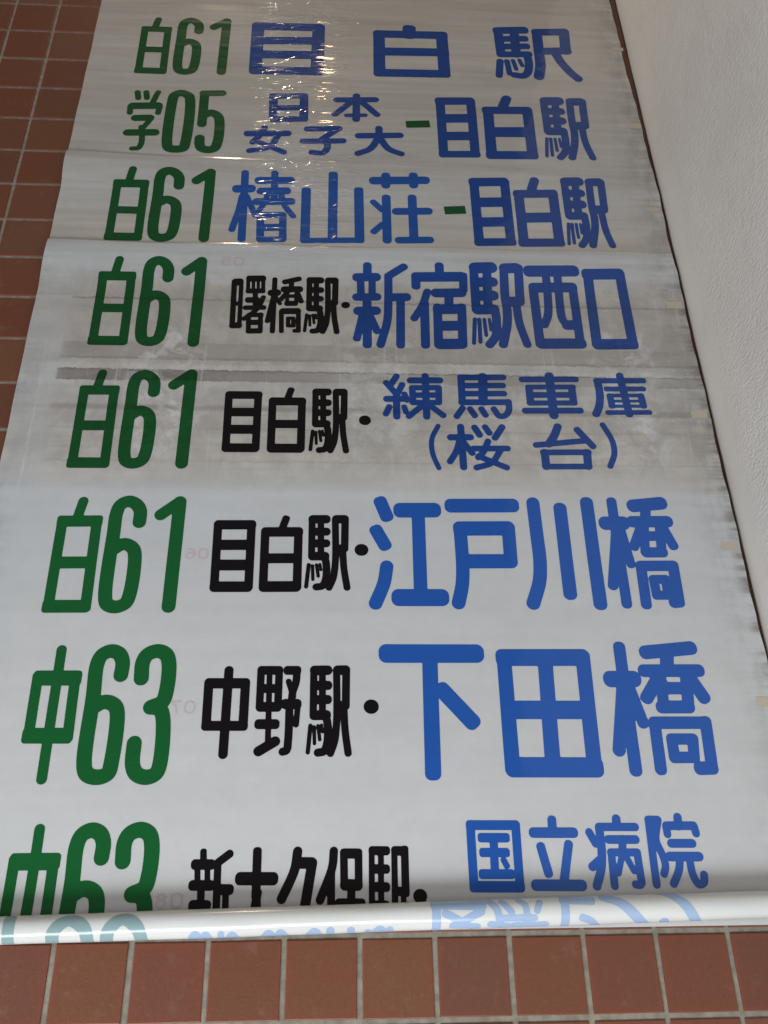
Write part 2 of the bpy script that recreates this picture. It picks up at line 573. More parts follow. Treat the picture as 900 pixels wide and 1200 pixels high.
def relief(u, v):
    """distance of the film from the tiles, mm"""
    u = np.asarray(u, float)
    v = np.asarray(v, float)
    d = np.full(np.broadcast(u, v).shape, 10.0)
    # two folds where lengths of film were stored folded: they stand out most at the left edge
    y1 = 512 + 0.012 * (u - 200) + 1.5 * np.sin(u * .021)
    a1 = 8.5 * np.exp(-((u - 190) / 330.0) ** 2) + 1.0
    d = d + a1 * (.62 * sstep(v, y1, y1 + 7) + .38 * sstep(v, y1, y1 + 26)) * (1 - sstep(v, y1 + 38, y1 + 115))
    y2 = 762 - 0.006 * (u - 200) + 2.0 * np.sin(u * .017 + 1)
    a2 = 7.0 * np.exp(-((u - 190) / 420.0) ** 2) + 1.8
    d = d + a2 * (.62 * sstep(v, y2, y2 + 7) + .38 * sstep(v, y2, y2 + 26)) * (1 - sstep(v, y2 + 40, y2 + 130))
    # slack waves, strong in the upper rows
    up = 1 - sstep(v, 760, 860) * 0.80
    for fr, am, pu, ph, bu in WAVES:
        d = d + up * am * np.sin(v * fr + u * pu + ph + 1.2 * np.sin(u * bu + ph))
    d = d + 0.7 * np.sin(u * .0068 + .7) * np.sin(v * .0031)
    lo = sstep(v, 1250, 1450)
    d = d + lo * (.45 * np.sin(v * .021 + u * .0045 + .6) * np.sin(u * .0052 + 1.1) + .22 * np.sin(v * .049 - u * .0075) * np.sin(u * .011)
                  + .30 * np.sin(u * .019 + v * .004))
    # storage set: shallow ridges lower down
    for yy, aa, ww in ((1158, .5, 5), (1060, .4, 6), (903, .45, 5), (1318, .5, 12), (1540, .25, 9), (1760, .2, 10)):
        d = d + aa * np.exp(-((v - yy - .004 * u) / ww) ** 2)
    # pulled forward where it runs down behind the roll
    k = np.clip((v - 1895) / 95.0, 0, 1)
    d = d + 6.5 * k * k
    return d


NU, NV = 208, 1120
us = np.linspace(0, 1, NU + 1)
vs = np.linspace(V0, V1 + 6, NV + 1)


def ledge(v):
    return U0 + 0.6 * np.sin(v * .011) + 0.4 * np.sin(v * .043)


def redge(v):
    return 1437.0 - 10.0 * (1 - sstep(v, 0, 620)) + 1.2 * np.sin(v * .024) + .6 * np.sin(v * .087)


VV, UUn = np.meshgrid(vs, us, indexing='ij')
UU = ledge(VV) + (redge(VV) - ledge(VV)) * UUn
DD = relief(UU, VV)


def grid_mesh(name, U, Vv, D, mat, parent):
    n, m = U.shape
    co = np.stack([U * .001, -D * .001, TOP - Vv * .001], -1).reshape(-1, 3)
    idx = np.arange(n * m).reshape(n, m)
    q = np.stack([idx[:-1, :-1], idx[1:, :-1], idx[1:, 1:], idx[:-1, 1:]], -1).reshape(-1, 4)
    return np_mesh(name, co, q, mat, parent)


def np_mesh(name, co, faces, mat, parent, smooth=True):
    """faces: (n,k) int array, or list of such arrays"""
    if not isinstance(faces, list):
        faces = [faces]
    me = bpy.data.meshes.new(name)
    loops = np.concatenate([f.ravel() for f in faces]).astype(np.int32)
    sizes = np.concatenate([np.full(len(f), f.shape[1], np.int32) for f in faces])
    starts = np.concatenate([[0], np.cumsum(sizes)[:-1]]).astype(np.int32)
    me.vertices.add(len(co))
    me.vertices.foreach_set('co', co.astype(np.float32).ravel())
    me.loops.add(len(loops))
    me.loops.foreach_set('vertex_index', loops)
    me.polygons.add(len(sizes))
    me.polygons.foreach_set('loop_start', starts)
    me.polygons.foreach_set('use_smooth', np.full(len(sizes), smooth))
    me.update(calc_edges=True)
    me.validate()
    me.materials.append(mat)
    return link(bpy.data.objects.new(name, me), parent)


banner = thing("roller_banner", W(820, 2006, 33), "white bus destination roll lettered in green, black and blue, hanging with its end rolled up", "banner")
film = grid_mesh("printed_film", UU, VV, DD, m_film, banner)
local(banner, film)
# hem of the film: a thin turned edge so the sheet has thickness from the side
for side in (0, -1):
    e = np.stack([UU[:, side] + (-.25 if side == 0 else .25), VV[:, side], DD[:, side] - .9], -1)
    f = np.stack([UU[:, side], VV[:, side], DD[:, side]], -1)
    co = np.concatenate([f, e])
    co = np.stack([co[:, 0] * .001, -co[:, 2] * .001, TOP - co[:, 1] * .001], -1)
    n = len(f)
    i = np.arange(n - 1)
    q = np.stack([i, i + n, i + n + 1, i + 1], -1)
    o = np_mesh("hem", co, q, m_film, banner)
    local(banner, o)

# ---------------------------------------------------------------- lettering
# strokes: type width,cornering: points (mm)
GLYPHS = {
'白g': 'L15.9,0.5:319.1,1383.4 320.3,1532.9|L16,0.5:374.4,1382.8 377.1,1532.7|L19.8,0.5:320.8,1383.3 373.3,1382.6|L20,0.5:325,1457.7 368.8,1457.3|L20.7,0.5:321.6,1532.5 372.9,1532.3|L15.4,1:347.6,1345.9 341.9,1378.7',
'6g': 'S20.8,1:442.9,1384.4 442,1363.5 434.5,1351.4 421.9,1345.7 409.3,1352 404.3,1367 404,1404.8 405.2,1518.3 410,1529.2 422.5,1533.4 436.9,1527.4 442,1512.4 442,1441.3 436.4,1430.4 422.5,1424.4 407.4,1434',
'1g': 'L20.6,1:505,1346.1 504.3,1532.3|L19.5,1:504.5,1346.1 475.9,1370.5',
'目k': 'L13,0.8:570.4,1387.8 572,1498.4|L13,0.8:624.9,1387.3 625.8,1498.1|L16.5,0.8:572.5,1388 623.8,1387.4|L17.8,0.8:576.4,1424.6 618.9,1424.1|L18.4,0.8:577.5,1460.6 619,1460.2|L17.6,0.8:574,1498.4 622.9,1498.1',
'白k': 'L13,0.8:647.8,1400.4 648.7,1498|L13.1,0.8:701.8,1400 702.2,1497.7|L16.8,0.8:649.7,1400.5 700.6,1399.9|L16.9,0.8:654.8,1448.2 696.6,1447.8|L18,0.8:651.4,1497.9 698.9,1497.5|L11.8,0.8:680.6,1375.9 675.6,1392.8',
'駅k': 'L10.5,0.9:723.7,1376.5 724.1,1443.6|L9.9,0.9:738,1376.4 739.1,1440.7|L14.9,0.9:725.5,1376.2 746.2,1375.9|L14,0.9:725.6,1399.5 746.9,1399.2|L13.8,0.9:726,1421 746.7,1420.7|L14.6,0.9:726.3,1444.1 745,1443.9|S11.5,1:744.6,1444.1 747.9,1457.6 747.6,1484.3 742.4,1496.2 732.8,1498.2|L6.6,1:719.9,1459.5 716.6,1497.7|L5.4,1:726,1461.1 727.1,1485.1|L5.5,1:732.4,1459.4 735.5,1479.4|L4.6,1:737.9,1458.3 739.5,1468.4|L14.9,0.9:764.3,1375.8 776.3,1375.6|L15.8,0.9:767.7,1431 773.5,1430.8|S10.4,1:761.8,1375.8 762.9,1430.3 762.5,1454.1 759.7,1481 753,1499.1|L11.5,0.9:778.1,1375.6 777.4,1430.2|S10.3,1:774.6,1437.1 776.3,1464.2 781.5,1499',
'・k': 'L20.4,1:804.2,1432 805.4,1432',
'江b': 'L21.6,0.8:837.5,1343 846.6,1368.2|L21.2,0.8:829.8,1396.7 842.5,1421.8|S20.6,1:845.5,1461.4 840.4,1490.5 826.6,1525.8|L27.1,0.8:872.4,1357.4 924.6,1356.6|L21.1,0.8:899.9,1356.8 898.8,1514.8|L28.4,0.8:866.5,1515.5 929.4,1515.1',
'戸b': 'L25.6,0.8:958.1,1347.7 1058.1,1346.3|L25.9,0.8:970.3,1390.9 1046.6,1389.9|S21,1:968.4,1390.6 969,1418.3 968.9,1463 966.1,1493.1 958.5,1524.3|L21.4,0.8:1049.4,1389.9 1048.6,1450.6|L24.6,0.8:974.8,1450.8 1046.7,1450.2',
'川b': 'S21.4,1:1095.4,1341.3 1096.1,1399.7 1096.5,1452 1092.1,1485.8 1078.4,1524.5|L21.5,0.9:1140.7,1351.5 1139.8,1507.2|L21.6,0.9:1187.6,1340.3 1186.6,1524.5',
'橋b': 'L16.5,0.9:1230.8,1337.6 1229.5,1524.3|L24.5,0.9:1215.9,1378.8 1243.9,1378.3|S16.5,1:1232.6,1384.3 1225.4,1423.4 1211.8,1492.6|L14.7,0.9:1238,1380.6 1247.3,1453.7|L23.7,0.9:1268.4,1345 1314.6,1339.7|L17,0.9:1288,1347.4 1284.5,1369.3|L20.7,0.9:1262,1375.6 1320.2,1374.9|L16.1,0.9:1276.9,1380.3 1257.6,1421.4|L16.2,0.9:1308.4,1376.4 1323.6,1419.8|L14.8,0.9:1279.9,1385.6 1274.5,1431.7|L15.5,0.9:1306.2,1385.4 1302.7,1429.8|L17.1,0.9:1282,1402.5 1303.6,1402.2|L17.8,0.9:1276.9,1432.6 1303.2,1432.3|L18.2,0.9:1264.4,1457.3 1316.6,1456.8|L16.9,0.9:1263.2,1457.1 1261.1,1525.5|L17.6,0.9:1317.1,1456.7 1315.2,1521.3|L18,0.9:1315,1522 1307.8,1522.7|O15,0.9:1280.4,1481.5 1300.2,1481.4 1299.4,1509.8 1280.7,1509.9',
'中g': 'L14.1,1:351.5,1603.1 353.1,1794.3|L14.7,0.5:323,1646.6 324.4,1733.4|L14.7,0.5:378.1,1646.6 380.2,1733.7|L22.4,0.5:327.9,1647 376.1,1647.1|L21.9,0.5:326.5,1732.9 375.4,1733.2',
'6h': 'S20.8,1:444.6,1642.6 444.7,1622.5 438.4,1609.9 425.9,1605.1 413.1,1611.1 407.5,1625.5 408.3,1675 409.4,1777 415.2,1788.1 430.3,1792.2 443.6,1787 446.7,1771.9 445.8,1697.8 439.7,1687.9 425.9,1683.6 410.1,1692.1',
'3g': 'S21.3,1:475.1,1647.6 474.8,1622.5 480.9,1610.5 495.1,1605.1 508.1,1610.5 513.7,1624 514.1,1666.5 509.5,1683.8 493.7,1691.7|S20.5,1:493.7,1691.7 507,1694.6 512.8,1706.4 515.1,1774.9 510.6,1787.7 497.8,1792.6 483.4,1787.5 476.9,1774.7 475.8,1744.5',
'中k': 'L12.8,1:604.2,1635.6 603.8,1761|L12.8,0.8:575.6,1655.6 576.4,1719.4|L12.9,0.8:630,1655.7 630,1719.6|L15.1,0.8:576.9,1655.5 629,1655.6|L13.8,0.8:576.7,1719.5 629.8,1719.8',
'野k': 'L10.5,0.8:652.4,1635.6 652.6,1691.7|L8.6,0.8:665.2,1635.6 667.3,1747.2|L10.6,0.8:679.6,1635.6 679.6,1691.8|L13.1,0.8:653.9,1635.6 678.4,1635.6|L12.8,0.8:656.1,1663.8 676.2,1663.8|L13.8,0.8:654.6,1691.7 677.9,1691.8|L13.9,0.8:653.8,1717.4 675.8,1717.5|L13.8,1:654.3,1757 677.7,1742.7|L13.1,0.8:693.1,1635.6 705.7,1635.6|S10.6,0.8:706.3,1636 705.3,1653.5 700.8,1669.6 699.5,1687.1|L8.7,1:694.3,1652.9 701.9,1676|L14.8,0.8:692.1,1687.5 706.6,1687.6|S10.9,1:696.7,1687.1 696.4,1741.3 694.5,1755.7 689.1,1757.8|L8.6,1:709.3,1687.1 707.2,1718.3',
'・m': 'L20.8,1:817.5,1691.5 818.4,1691.5',
'下b': 'L29.1,0.8:845.2,1608.3 978.2,1608.3|L22.7,0.8:908.9,1608.8 906.3,1788|L24,0.8:926.3,1667.2 967,1713.6',
'田b': 'L21.7,0.7:1023.5,1614.8 1022.5,1782|L22.4,0.7:1087.3,1614.8 1082.1,1782.4|L21.9,0.7:1146.7,1614.8 1143.4,1782.7|L26.4,0.7:1024.3,1614.8 1143.1,1614.8|L27.2,0.7:1032.1,1696.9 1137.8,1697.2|L28.3,0.7:1026.7,1781.7 1142.2,1782.5',
'橋c': 'L18.3,0.9:1206.4,1598.3 1203.8,1786.6|L25,0.9:1187,1649.3 1220.5,1649.3|S18.5,1:1204.4,1652.8 1195.1,1700 1183.3,1757.6|L16.9,0.9:1211.3,1655.8 1225.9,1716.8|L21.7,0.9:1247.9,1606.4 1318.5,1599.5|L20.4,0.9:1280.9,1607 1275.5,1634.7|L19.5,0.9:1240.3,1636.2 1324.7,1636.2|L19.5,0.9:1265.8,1639.2 1238.1,1678.1|L19.6,0.9:1304.9,1637.7 1325.5,1678.3|L16.5,0.9:1264.4,1652.8 1261.3,1692|L17.7,0.9:1303.3,1649.9 1299.8,1691.5|L18.5,0.9:1263.5,1663.9 1305.7,1664|L19,0.9:1259,1693 1299.4,1693.1|L18.1,0.9:1243.6,1717 1319.2,1717.3|L17.1,0.9:1243.4,1717.4 1241.2,1785.5|L17.3,0.9:1321.4,1716.3 1317.8,1782.4|L18.7,0.9:1317.3,1784.6 1300.2,1785|O16,0.9:1265.2,1741.7 1296.9,1741.9 1293.8,1769 1264.5,1768.9',
'新k': 'L8.9,0.8:586.4,1893.5 587.4,1905.9|L12.7,0.8:577.5,1909.4 596.8,1909.7|L8,0.8:579.6,1909.5 581.7,1935.5|L7.6,0.8:593,1909.6 594.9,1934.8|L12.6,0.8:576.5,1935.8 598,1936.2|L9.1,0.8:586.7,1936.4 588,1959.3|L13.6,0.8:579.2,1961 594.5,1961.4|L10,1:622.1,1896.3 607.4,1907.1|L9.1,0.8:606.9,1908 609.3,1973.5|L12.8,0.8:610.5,1941.3 623.8,1941.6|L8.7,0.8:619.8,1942.2 621.5,1973.6',
'大k': 'L11.1,0.8:659.7,1893.9 660.6,1949.7|L16.1,0.8:639.9,1928.1 681.1,1928.7|L10.9,0.8:662.3,1946.2 658.1,1981|L9.4,0.8:661.4,1946.2 664.1,1981.1',
'久k': 'S11.9,1:714.7,1894.1 711,1918.2 694.9,1954.2|L14.2,0.9:719.7,1908.9 733.6,1909.2|L12.7,0.9:734.9,1909.4 725.7,1968.1',
'保k': 'S10.8,1:764.3,1894.1 762.2,1915.1 746.4,1956.1|L9.6,0.9:761.2,1918.8 761,1982.4|L9.7,0.9:778,1896.1 778.8,1938.8|L9.7,0.9:798.2,1896.3 798.4,1939|L12.4,0.9:779.5,1897.2 796.5,1897.5|L13.8,0.9:780.4,1937.5 796.5,1937.9|L9.9,0.9:788.4,1938.9 788,1975.9|L10.5,0.9:772.3,1959.9 801.7,1960.4',
'駅n': 'L8.1,0.8:816.5,1892.7 815.9,1976.3|L8.1,0.8:829.2,1892.9 828.3,1976.4|L11.1,0.8:818.1,1894 835.9,1894.3|L11.3,0.8:818.3,1917.7 835.3,1918|L11.6,0.8:818.3,1940.5 834.7,1940.9|L9.7,0.8:817.1,1962.7 834.2,1963|L8.5,0.8:847.8,1893.1 847,1976.7|L9.8,0.8:862.1,1893.2 861.9,1948.7|L11.7,0.8:849.6,1894.6 860.2,1894.8|L11,0.8:848.8,1946.5 860.3,1946.8|L7.3,0.8:858.6,1948.7 859.2,1976.8',
'・n': 'L17.4,1:881.1,1952.9 881.7,1952.9',
'国b': 'L11.5,0.7:955.7,1862.1 955.4,1942.7|L11.5,0.7:1019.8,1862.7 1018.5,1943.5|L12.4,0.7:955.9,1861.5 1018.6,1862.2|L13.8,0.7:956.5,1942 1017.7,1942.9|L11.7,0.7:971.1,1878.5 1003.8,1878.9|L11.2,0.7:971.8,1898 1002.4,1898.5|L11.8,0.7:969.3,1926.1 1006.6,1926.6|L10.7,0.7:987.2,1878.5 985.5,1926.8|L8.3,0.7:999.2,1908.6 1002.6,1915.6',
'立b': 'L11.8,0.9:1072.2,1855.8 1071.5,1871.7|L13.3,0.9:1044.7,1872.4 1100.6,1873|L11.6,0.9:1052.7,1891.4 1059.7,1925.8|L11.6,0.9:1092.2,1889 1079.2,1940.6|L14.1,0.9:1041.5,1941.1 1103.6,1942.1',
'病b': 'L11.5,1:1164.8,1854.9 1163.9,1864.9|L10.4,1:1138.4,1865.6 1190.3,1866.2|S11.2,1:1138.6,1866.6 1138.4,1895.1 1134.7,1919.3 1125,1943|L10.1,1:1123.5,1872.6 1130.9,1887.9|L10.8,1:1122.3,1918.2 1133.3,1910|L10.8,1:1149.9,1882.6 1188.4,1883.1|L10.1,1:1170.2,1882.2 1167.1,1899.2|L9.7,1:1150.7,1899.7 1187.3,1900.2|L10,1:1151.4,1900 1149.7,1943.3|L10,1:1188.1,1900.3 1188.1,1939.2|S9.9,1:1188.1,1939.2 1185.6,1942.2 1179.3,1941.8|L8.8,1:1168.4,1897.3 1157.6,1926.9|L8.8,1:1169.8,1901.1 1180,1924.4',
'院b': 'L10.1,1:1211,1856.6 1208.5,1942.2|L10.5,1:1210.9,1856.6 1224.3,1856.8|S9.7,1:1224.8,1856.8 1217.8,1879.8 1217.8,1886.5 1223.7,1905.4 1225.2,1918.5 1221.4,1928.6|L11.1,1:1253.8,1853.5 1252.7,1865.7|L11,1:1235.7,1864.9 1274.5,1865.3|L10.2,1:1235,1865.6 1235.2,1876.2|L10.3,1:1275.3,1865.9 1276.4,1875.6|L11,1:1238.6,1888.7 1268.4,1889.1|L11.8,1:1233.6,1906.1 1274.8,1906.7|S10,1:1247.7,1907.5 1243.1,1924.2 1232.6,1941.5|S10,1:1260.7,1908.6 1261.8,1930 1267.5,1942.5 1275.1,1940.2 1277.4,1930.5',
'練b': 'L11.1,1:870.3,1079.7 857.5,1102.8|L11.1,1:851.2,1094.6 866,1115.1|L11.1,1:880.1,1098.7 867.8,1125.8|L10.5,1:883.9,1119.4 887.6,1132.5|L12.4,1:851.6,1130.6 880.3,1129.8|L12.1,1:869.3,1122.2 868.8,1168.4|L10.9,1:855.7,1147.8 849.7,1162.9|L9.8,1:882.5,1147.3 885.6,1158.8|L12.7,1:895.5,1088.6 949,1087.3|L12.2,1:922.8,1077.9 922.1,1167.5|L11.1,1:898.3,1105.6 898.5,1135.8|L11.1,1:946.3,1104.6 945.2,1134.9|L10.8,1:897.9,1105 946.3,1103.8|L11.4,1:900.6,1121.3 943.4,1120.3|L10.6,1:897.9,1137.6 945.4,1136.6|L10.9,1:916.5,1142.5 890.6,1167.3|L11,1:928.1,1142.3 951.6,1164.5',
'馬b': 'L12.3,0.9:988.3,1080.2 987.4,1134.1|L15.9,0.9:1028.5,1077.5 1025.4,1133.4|L12.4,0.9:988,1080 1065.3,1078.1|L11.6,0.9:987.1,1098.5 1063.6,1096.7|L11.5,0.9:987.5,1116.5 1064.2,1114.7|L12,0.9:986.7,1135.3 1071.2,1133.5|S11.1,1:1071.4,1132.5 1070.8,1150.2 1063.1,1162.6 1052.2,1163.8 1043.8,1148.9|L11,0.9:987.2,1148.2 976,1165.8|L11,0.9:1001,1149.7 1007.9,1163.5|L11,0.9:1021.4,1149.3 1027.4,1162.2',
'（b': 'S9,1:941.3,1187.1 929.3,1214.4 929.4,1244.4 938.7,1273.7',
'桜b': 'L11.9,1:981.3,1188.1 981.8,1271.5|L12.2,1:962.5,1210.6 997.4,1209.9|S10.7,1:977.9,1217 970.4,1240.5 958.9,1260.4|L10.8,1:984.3,1220.3 998.5,1242.7|L11.5,1:1006.2,1189.4 1013.8,1204.6|L10.9,1:1025,1188.1 1031.5,1200.3|L11.5,1:1055.2,1187.6 1041.1,1210.3|S10.8,1:1028,1217.9 1018.4,1239.8 1008.6,1251.5|L10.7,1:1009.3,1249.2 1056.8,1271.5|L11,1:1001.7,1233.3 1061.2,1232.3|S10.7,1:1050,1234.3 1030.9,1262.1 1004.4,1272.2',
'車b': 'L12.1,0.9:1101.1,1082.2 1199.8,1079.9|L15.4,0.9:1151.8,1073.1 1151.2,1161|L12,0.9:1100.6,1151.5 1200.2,1149.5|L13,0.9:1111.7,1101.3 1111.5,1133.6|L13.1,0.9:1190.6,1099.8 1190.3,1132.1|L10.2,0.9:1110.1,1099.3 1193.3,1097.4|L12.2,0.9:1113.3,1116.9 1188,1115.2|L10.3,0.9:1109.8,1134.6 1191.9,1132.9',
'庫b': 'L13.2,0.9:1284,1070.4 1289,1156.1|L11.1,0.9:1238.7,1082.5 1326,1080.5|S13.7,1:1240.7,1083.1 1240.9,1115 1236,1140.1 1228.5,1156.5|L10.2,0.9:1255.4,1100.8 1323.4,1099.2|L11.9,0.9:1259.4,1116.5 1260,1137.9|L12,0.9:1316.9,1115.4 1318,1136.9|L8.3,0.9:1258.4,1115.3 1319,1114|L6.1,0.9:1260,1127.8 1318.1,1126.6|L7.1,0.9:1256.9,1139.1 1321.1,1137.8|L9.5,0.9:1250.9,1152.9 1326.7,1151.3',
'台b': 'S13.9,1:1155.2,1185.2 1147,1204.2 1135.3,1222|L10.9,0.9:1112.8,1224.4 1200.1,1214.3|L12.2,0.9:1189.9,1191.6 1213.1,1225.2|L13.6,0.9:1126.3,1239.9 1126.2,1268|L13.7,0.9:1201.3,1238.8 1199.7,1267|L11,0.9:1123.9,1239.5 1203.6,1238.2|L10.8,0.9:1124.5,1268.5 1201.6,1267.4',
'）b': 'S9.8,1:1237.1,1179.7 1249.4,1212.8 1249.9,1239.8 1239,1266.4',
'曙k': 'L9.6,0.8:564.2,862.3 566.5,967.4|L8.5,0.8:577.5,861.9 579.7,967|L16.2,0.8:568,862.6 573.4,862|L9.1,0.8:566.8,915.7 576.8,915.2|L13.6,0.8:568.2,968.5 577.7,967.9|L7.6,0.8:590.3,854.3 591.4,883|L6.5,0.8:600.4,854 601.3,882.8|L6,0.8:609.6,853.7 610.5,882.5|L7.6,0.8:619.1,853.4 619.9,882.2|L14.1,0.8:593.8,853.5 616.9,852.4|L11.4,0.8:592.8,883.5 618.3,882.5|L9.1,0.8:605.4,888 607.3,926.7|L13.4,0.8:594.2,905.9 607.6,905.1|L10.5,0.8:589.8,924.9 622,923.7|S9.1,1:621.2,898.2 611.3,926.6 587.5,952.1|L8.9,0.8:595.9,946.1 597,980.2|L9,0.8:617.9,940.3 619.2,979.6|L10.3,0.8:597.4,942.7 618.1,941.9|L12,0.8:597.9,960.7 617.1,959.9|L11.8,0.8:598.5,981.1 617.3,980.3',
'橋k': 'L9.1,0.9:641.2,853.8 641.6,980.7|L15,0.9:636.5,887 646.4,886.3|L9.1,0.9:640.7,894.1 631.3,956.5|L8.1,0.9:644.9,897.5 653,913.2|L10.9,0.9:661,859.4 686.7,851.4|L9.2,0.9:673.2,857.3 673.4,878.9|L14.3,0.9:660.7,877.7 688.4,876.5|L9.2,0.9:666,884.5 654.5,902.6|L9.2,0.9:684.9,883.9 692.9,906.8|L7.5,0.9:665.5,886.3 666.9,912.8|L7.5,0.9:682.9,889.4 683.5,910.6|L8.9,0.9:665.9,894.4 682.9,893.7|L11.3,0.9:667.2,912.6 681.4,911.9|L13.9,0.9:659.9,931.7 686,930.7|L9,0.9:656.4,932.3 658.2,980.3|L9,0.9:688.4,931.5 689.7,977.8|L9,0.9:689.8,978.5 682.9,978.7|O8,0.9:669.5,948.6 679.3,948.4 679.9,966.9 670.1,967.1',
'・p': 'L14.6,1:776.9,913.7 778,913.6',
'新b': 'L16,0.9:819.5,814 819.3,839.7|L19.8,0.9:800.4,843.9 835.3,842.3|L13.8,0.9:806,848.9 806.8,888|L13.2,0.9:828.5,848.3 828.1,887.4|L18,0.9:799.4,893.2 836.4,891.6|L16.1,0.9:818.2,896.2 817.9,1008.1|L19.8,0.9:802.5,927.2 834,925.9|L14.1,0.9:809.8,936.6 798.6,993.6|L14.2,0.9:822.7,936.3 836.4,975.2|L16.1,0.9:890.2,815.4 860.9,838.5|S15,1:860.2,838.5 859.1,895.1 856.1,950 842.6,1007.5|L19.3,0.9:863.9,892 892.9,890.7|L15.5,0.9:882.7,894.4 879.8,1007.4',
'宿b': 'L16.8,0.9:960.7,810.5 960.5,835.5|L23.1,0.9:916.7,839.8 1000.9,836.6|L16.7,0.9:913.6,836.9 913.4,862.4|L15.4,0.9:1006.9,834.1 1005.5,869.3|S14.4,1:934.8,875.7 924.2,910.4 907.4,942.8|L16.2,0.9:928.3,906 926.3,1006.3|L21.3,0.9:952.6,878.8 999.7,876.8|L16.5,0.9:976.5,883.2 974.9,913.2|L16.2,0.9:952.9,913.8 950.9,1004.9|L16.3,0.9:999.6,912.6 996.4,1003.9|L23.3,0.9:955.8,919.4 994.8,917.7|L23.2,0.9:958.1,960.1 991.1,958.7|L23.5,0.9:954.7,1003.5 992.8,1002',
'駅b': 'L16.7,0.9:1028.6,811.1 1027.2,918.2|L16.8,0.9:1054.8,810.3 1050.3,917.6|L27.1,0.9:1033.2,813.6 1061.5,811.9|L23,0.9:1030.9,849.7 1062.4,848.1|L24.7,0.9:1031.9,883.5 1060.5,882|L23.4,0.9:1031.3,918.2 1060.1,916.8|S16.3,1:1063.5,917.2 1064.3,944.6 1060.1,982 1047.2,1002.7|L7.8,1:1023,941.5 1017.5,1000.1|L7.8,1:1031.5,942.1 1029.9,997|L7.2,1:1041,941.9 1042.1,980.8|L6.5,1:1050.8,941.6 1052.1,967.8|S16.6,1:1088.3,811.5 1085.6,888.8 1086.8,918.7 1084,952.5 1072.7,1002.1|L16.9,0.9:1117.6,810.6 1114.2,896.6|L24.8,0.9:1091.8,812.9 1111.9,811.5|L24.6,0.9:1090.6,896.9 1109.7,895.7|S15.1,1:1105.8,905.4 1108.2,951.8 1118.3,1001',
'西b': 'L28,0.8:1141.1,818.4 1224.4,815|L17.2,0.8:1142.7,861 1142.8,998.4|L23.8,0.8:1146,859.9 1217.9,857.2|L16.6,0.8:1221.2,858.7 1219.7,996.5|L23.7,0.8:1147.6,998.1 1219,995.9|S15.4,1:1171.2,820.2 1169.3,886.4 1164.7,929.4 1155.7,952.7|S15.4,1:1194.5,819.5 1192.1,877.1 1192,937.1 1198.6,951.6|L22.7,0.8:1201,951.9 1217,950.9',
'口b': 'L18.8,0.7:1255.2,823 1251.1,995.8|L18.9,0.7:1320,821.1 1320.4,994.2|L27.1,0.7:1256.9,822.5 1315.2,819.9|L24.2,0.7:1255.2,997 1318.3,994.9',
'椿b': 'L14.9,0.9:568.2,563.8 571.1,748.5|L20.2,0.9:554.3,608.9 581.8,607|S13.1,1:565.3,629.7 561.2,666.3 550.6,724|L12,0.9:574.8,629.3 594.9,683.1|L14,0.9:629.3,561.3 630.5,627.2|L18.9,0.9:598.4,584.2 661.7,580.9|L18.6,0.9:603.5,613.1 654.6,610.4|L18.7,0.9:596.5,643.1 664.2,639.8|S10.9,1:618.8,611.1 609.1,652.4 592.8,681.9|S12.1,1:642,610.2 652.2,650.8 670.5,682.3|L14.7,0.9:605.3,680.7 607.4,747.2|L14.2,0.9:649.8,679.1 652.2,745.7|L16.7,0.9:607.4,681.3 648.3,679.2|L18.4,0.9:609.5,717 648.2,715|L14.2,0.9:608.4,748.8 651.4,746.8',
'山b': 'L18.3,0.7:695.4,609 695.9,746.2|L18.5,0.7:750.5,561.8 750.6,744.3|L18.5,0.7:803.5,604.7 804.7,742.5|L13.5,0.7:694.2,748.6 807,744.3',
'荘b': 'L21.2,0.9:835.9,574.9 941.5,569.8|L17.9,0.9:860.3,559.5 859.8,587|L17.9,0.9:918.1,557.1 918.1,584.7|L17.4,0.9:860,622.4 859.8,742.5|L13.4,0.9:833.5,635.8 850.7,657.6|L13.8,0.9:833.9,720 851.4,699.7|L19.1,0.9:881.1,661.5 944.7,658.4|L17.4,0.9:913.7,620.4 913.5,738.8|L17.1,0.9:884.3,742 945,739.4',
'－g': 'L21.6,0.1:990.2,654.3 1011.8,652.7',
'目b': 'L18.7,0.7:1045.3,571.8 1045.2,741|L18.8,0.7:1110.4,569.2 1109.6,738.8|L23.8,0.7:1046.3,571.2 1106.3,567.8|L26.8,0.7:1053.4,629.6 1102.9,626.7|L25.5,0.7:1053.5,686 1104.3,683.3|L20.3,0.7:1045.4,742.5 1110,739.7',
'白b': 'L19.8,0.7:1137.4,601.9 1135.9,740.4|L20,0.7:1210,599.1 1208.9,737.9|L22.4,0.7:1137.2,601.8 1208.8,598.2|L27.3,0.7:1144.1,670.8 1200.1,667.8|L21.9,0.7:1135.8,740.8 1208.7,737.6|L19.2,1:1174.5,561.2 1166.1,587.4',
'学g': 'L12,1:319.7,317.7 323.4,337.5|L12,1:338.6,316.8 341.9,336.5|L12,1:364.4,315.4 356.1,349|L20.4,1:314.6,363.2 367.8,359.5|L11.8,1:309.4,364.5 310.7,386|L11.9,1:372.5,361.3 370.4,383.1|L19.1,1:325,401.9 354.6,399.6|L11.7,1:358.1,400.9 344.5,431.3|L19.5,1:313.7,449.3 369.9,445.8|S11.6,1:340.1,429.4 344.1,452.2 345.5,485.2 340.8,496.9 328.6,499.1',
'0g': 'Q21.4,1:412.1,316.1 400.5,325.6 397.4,344.8 399,478.8 403.7,492.9 417.8,496 433.5,491.6 436.9,477.1 436,342.9 430.7,324.1',
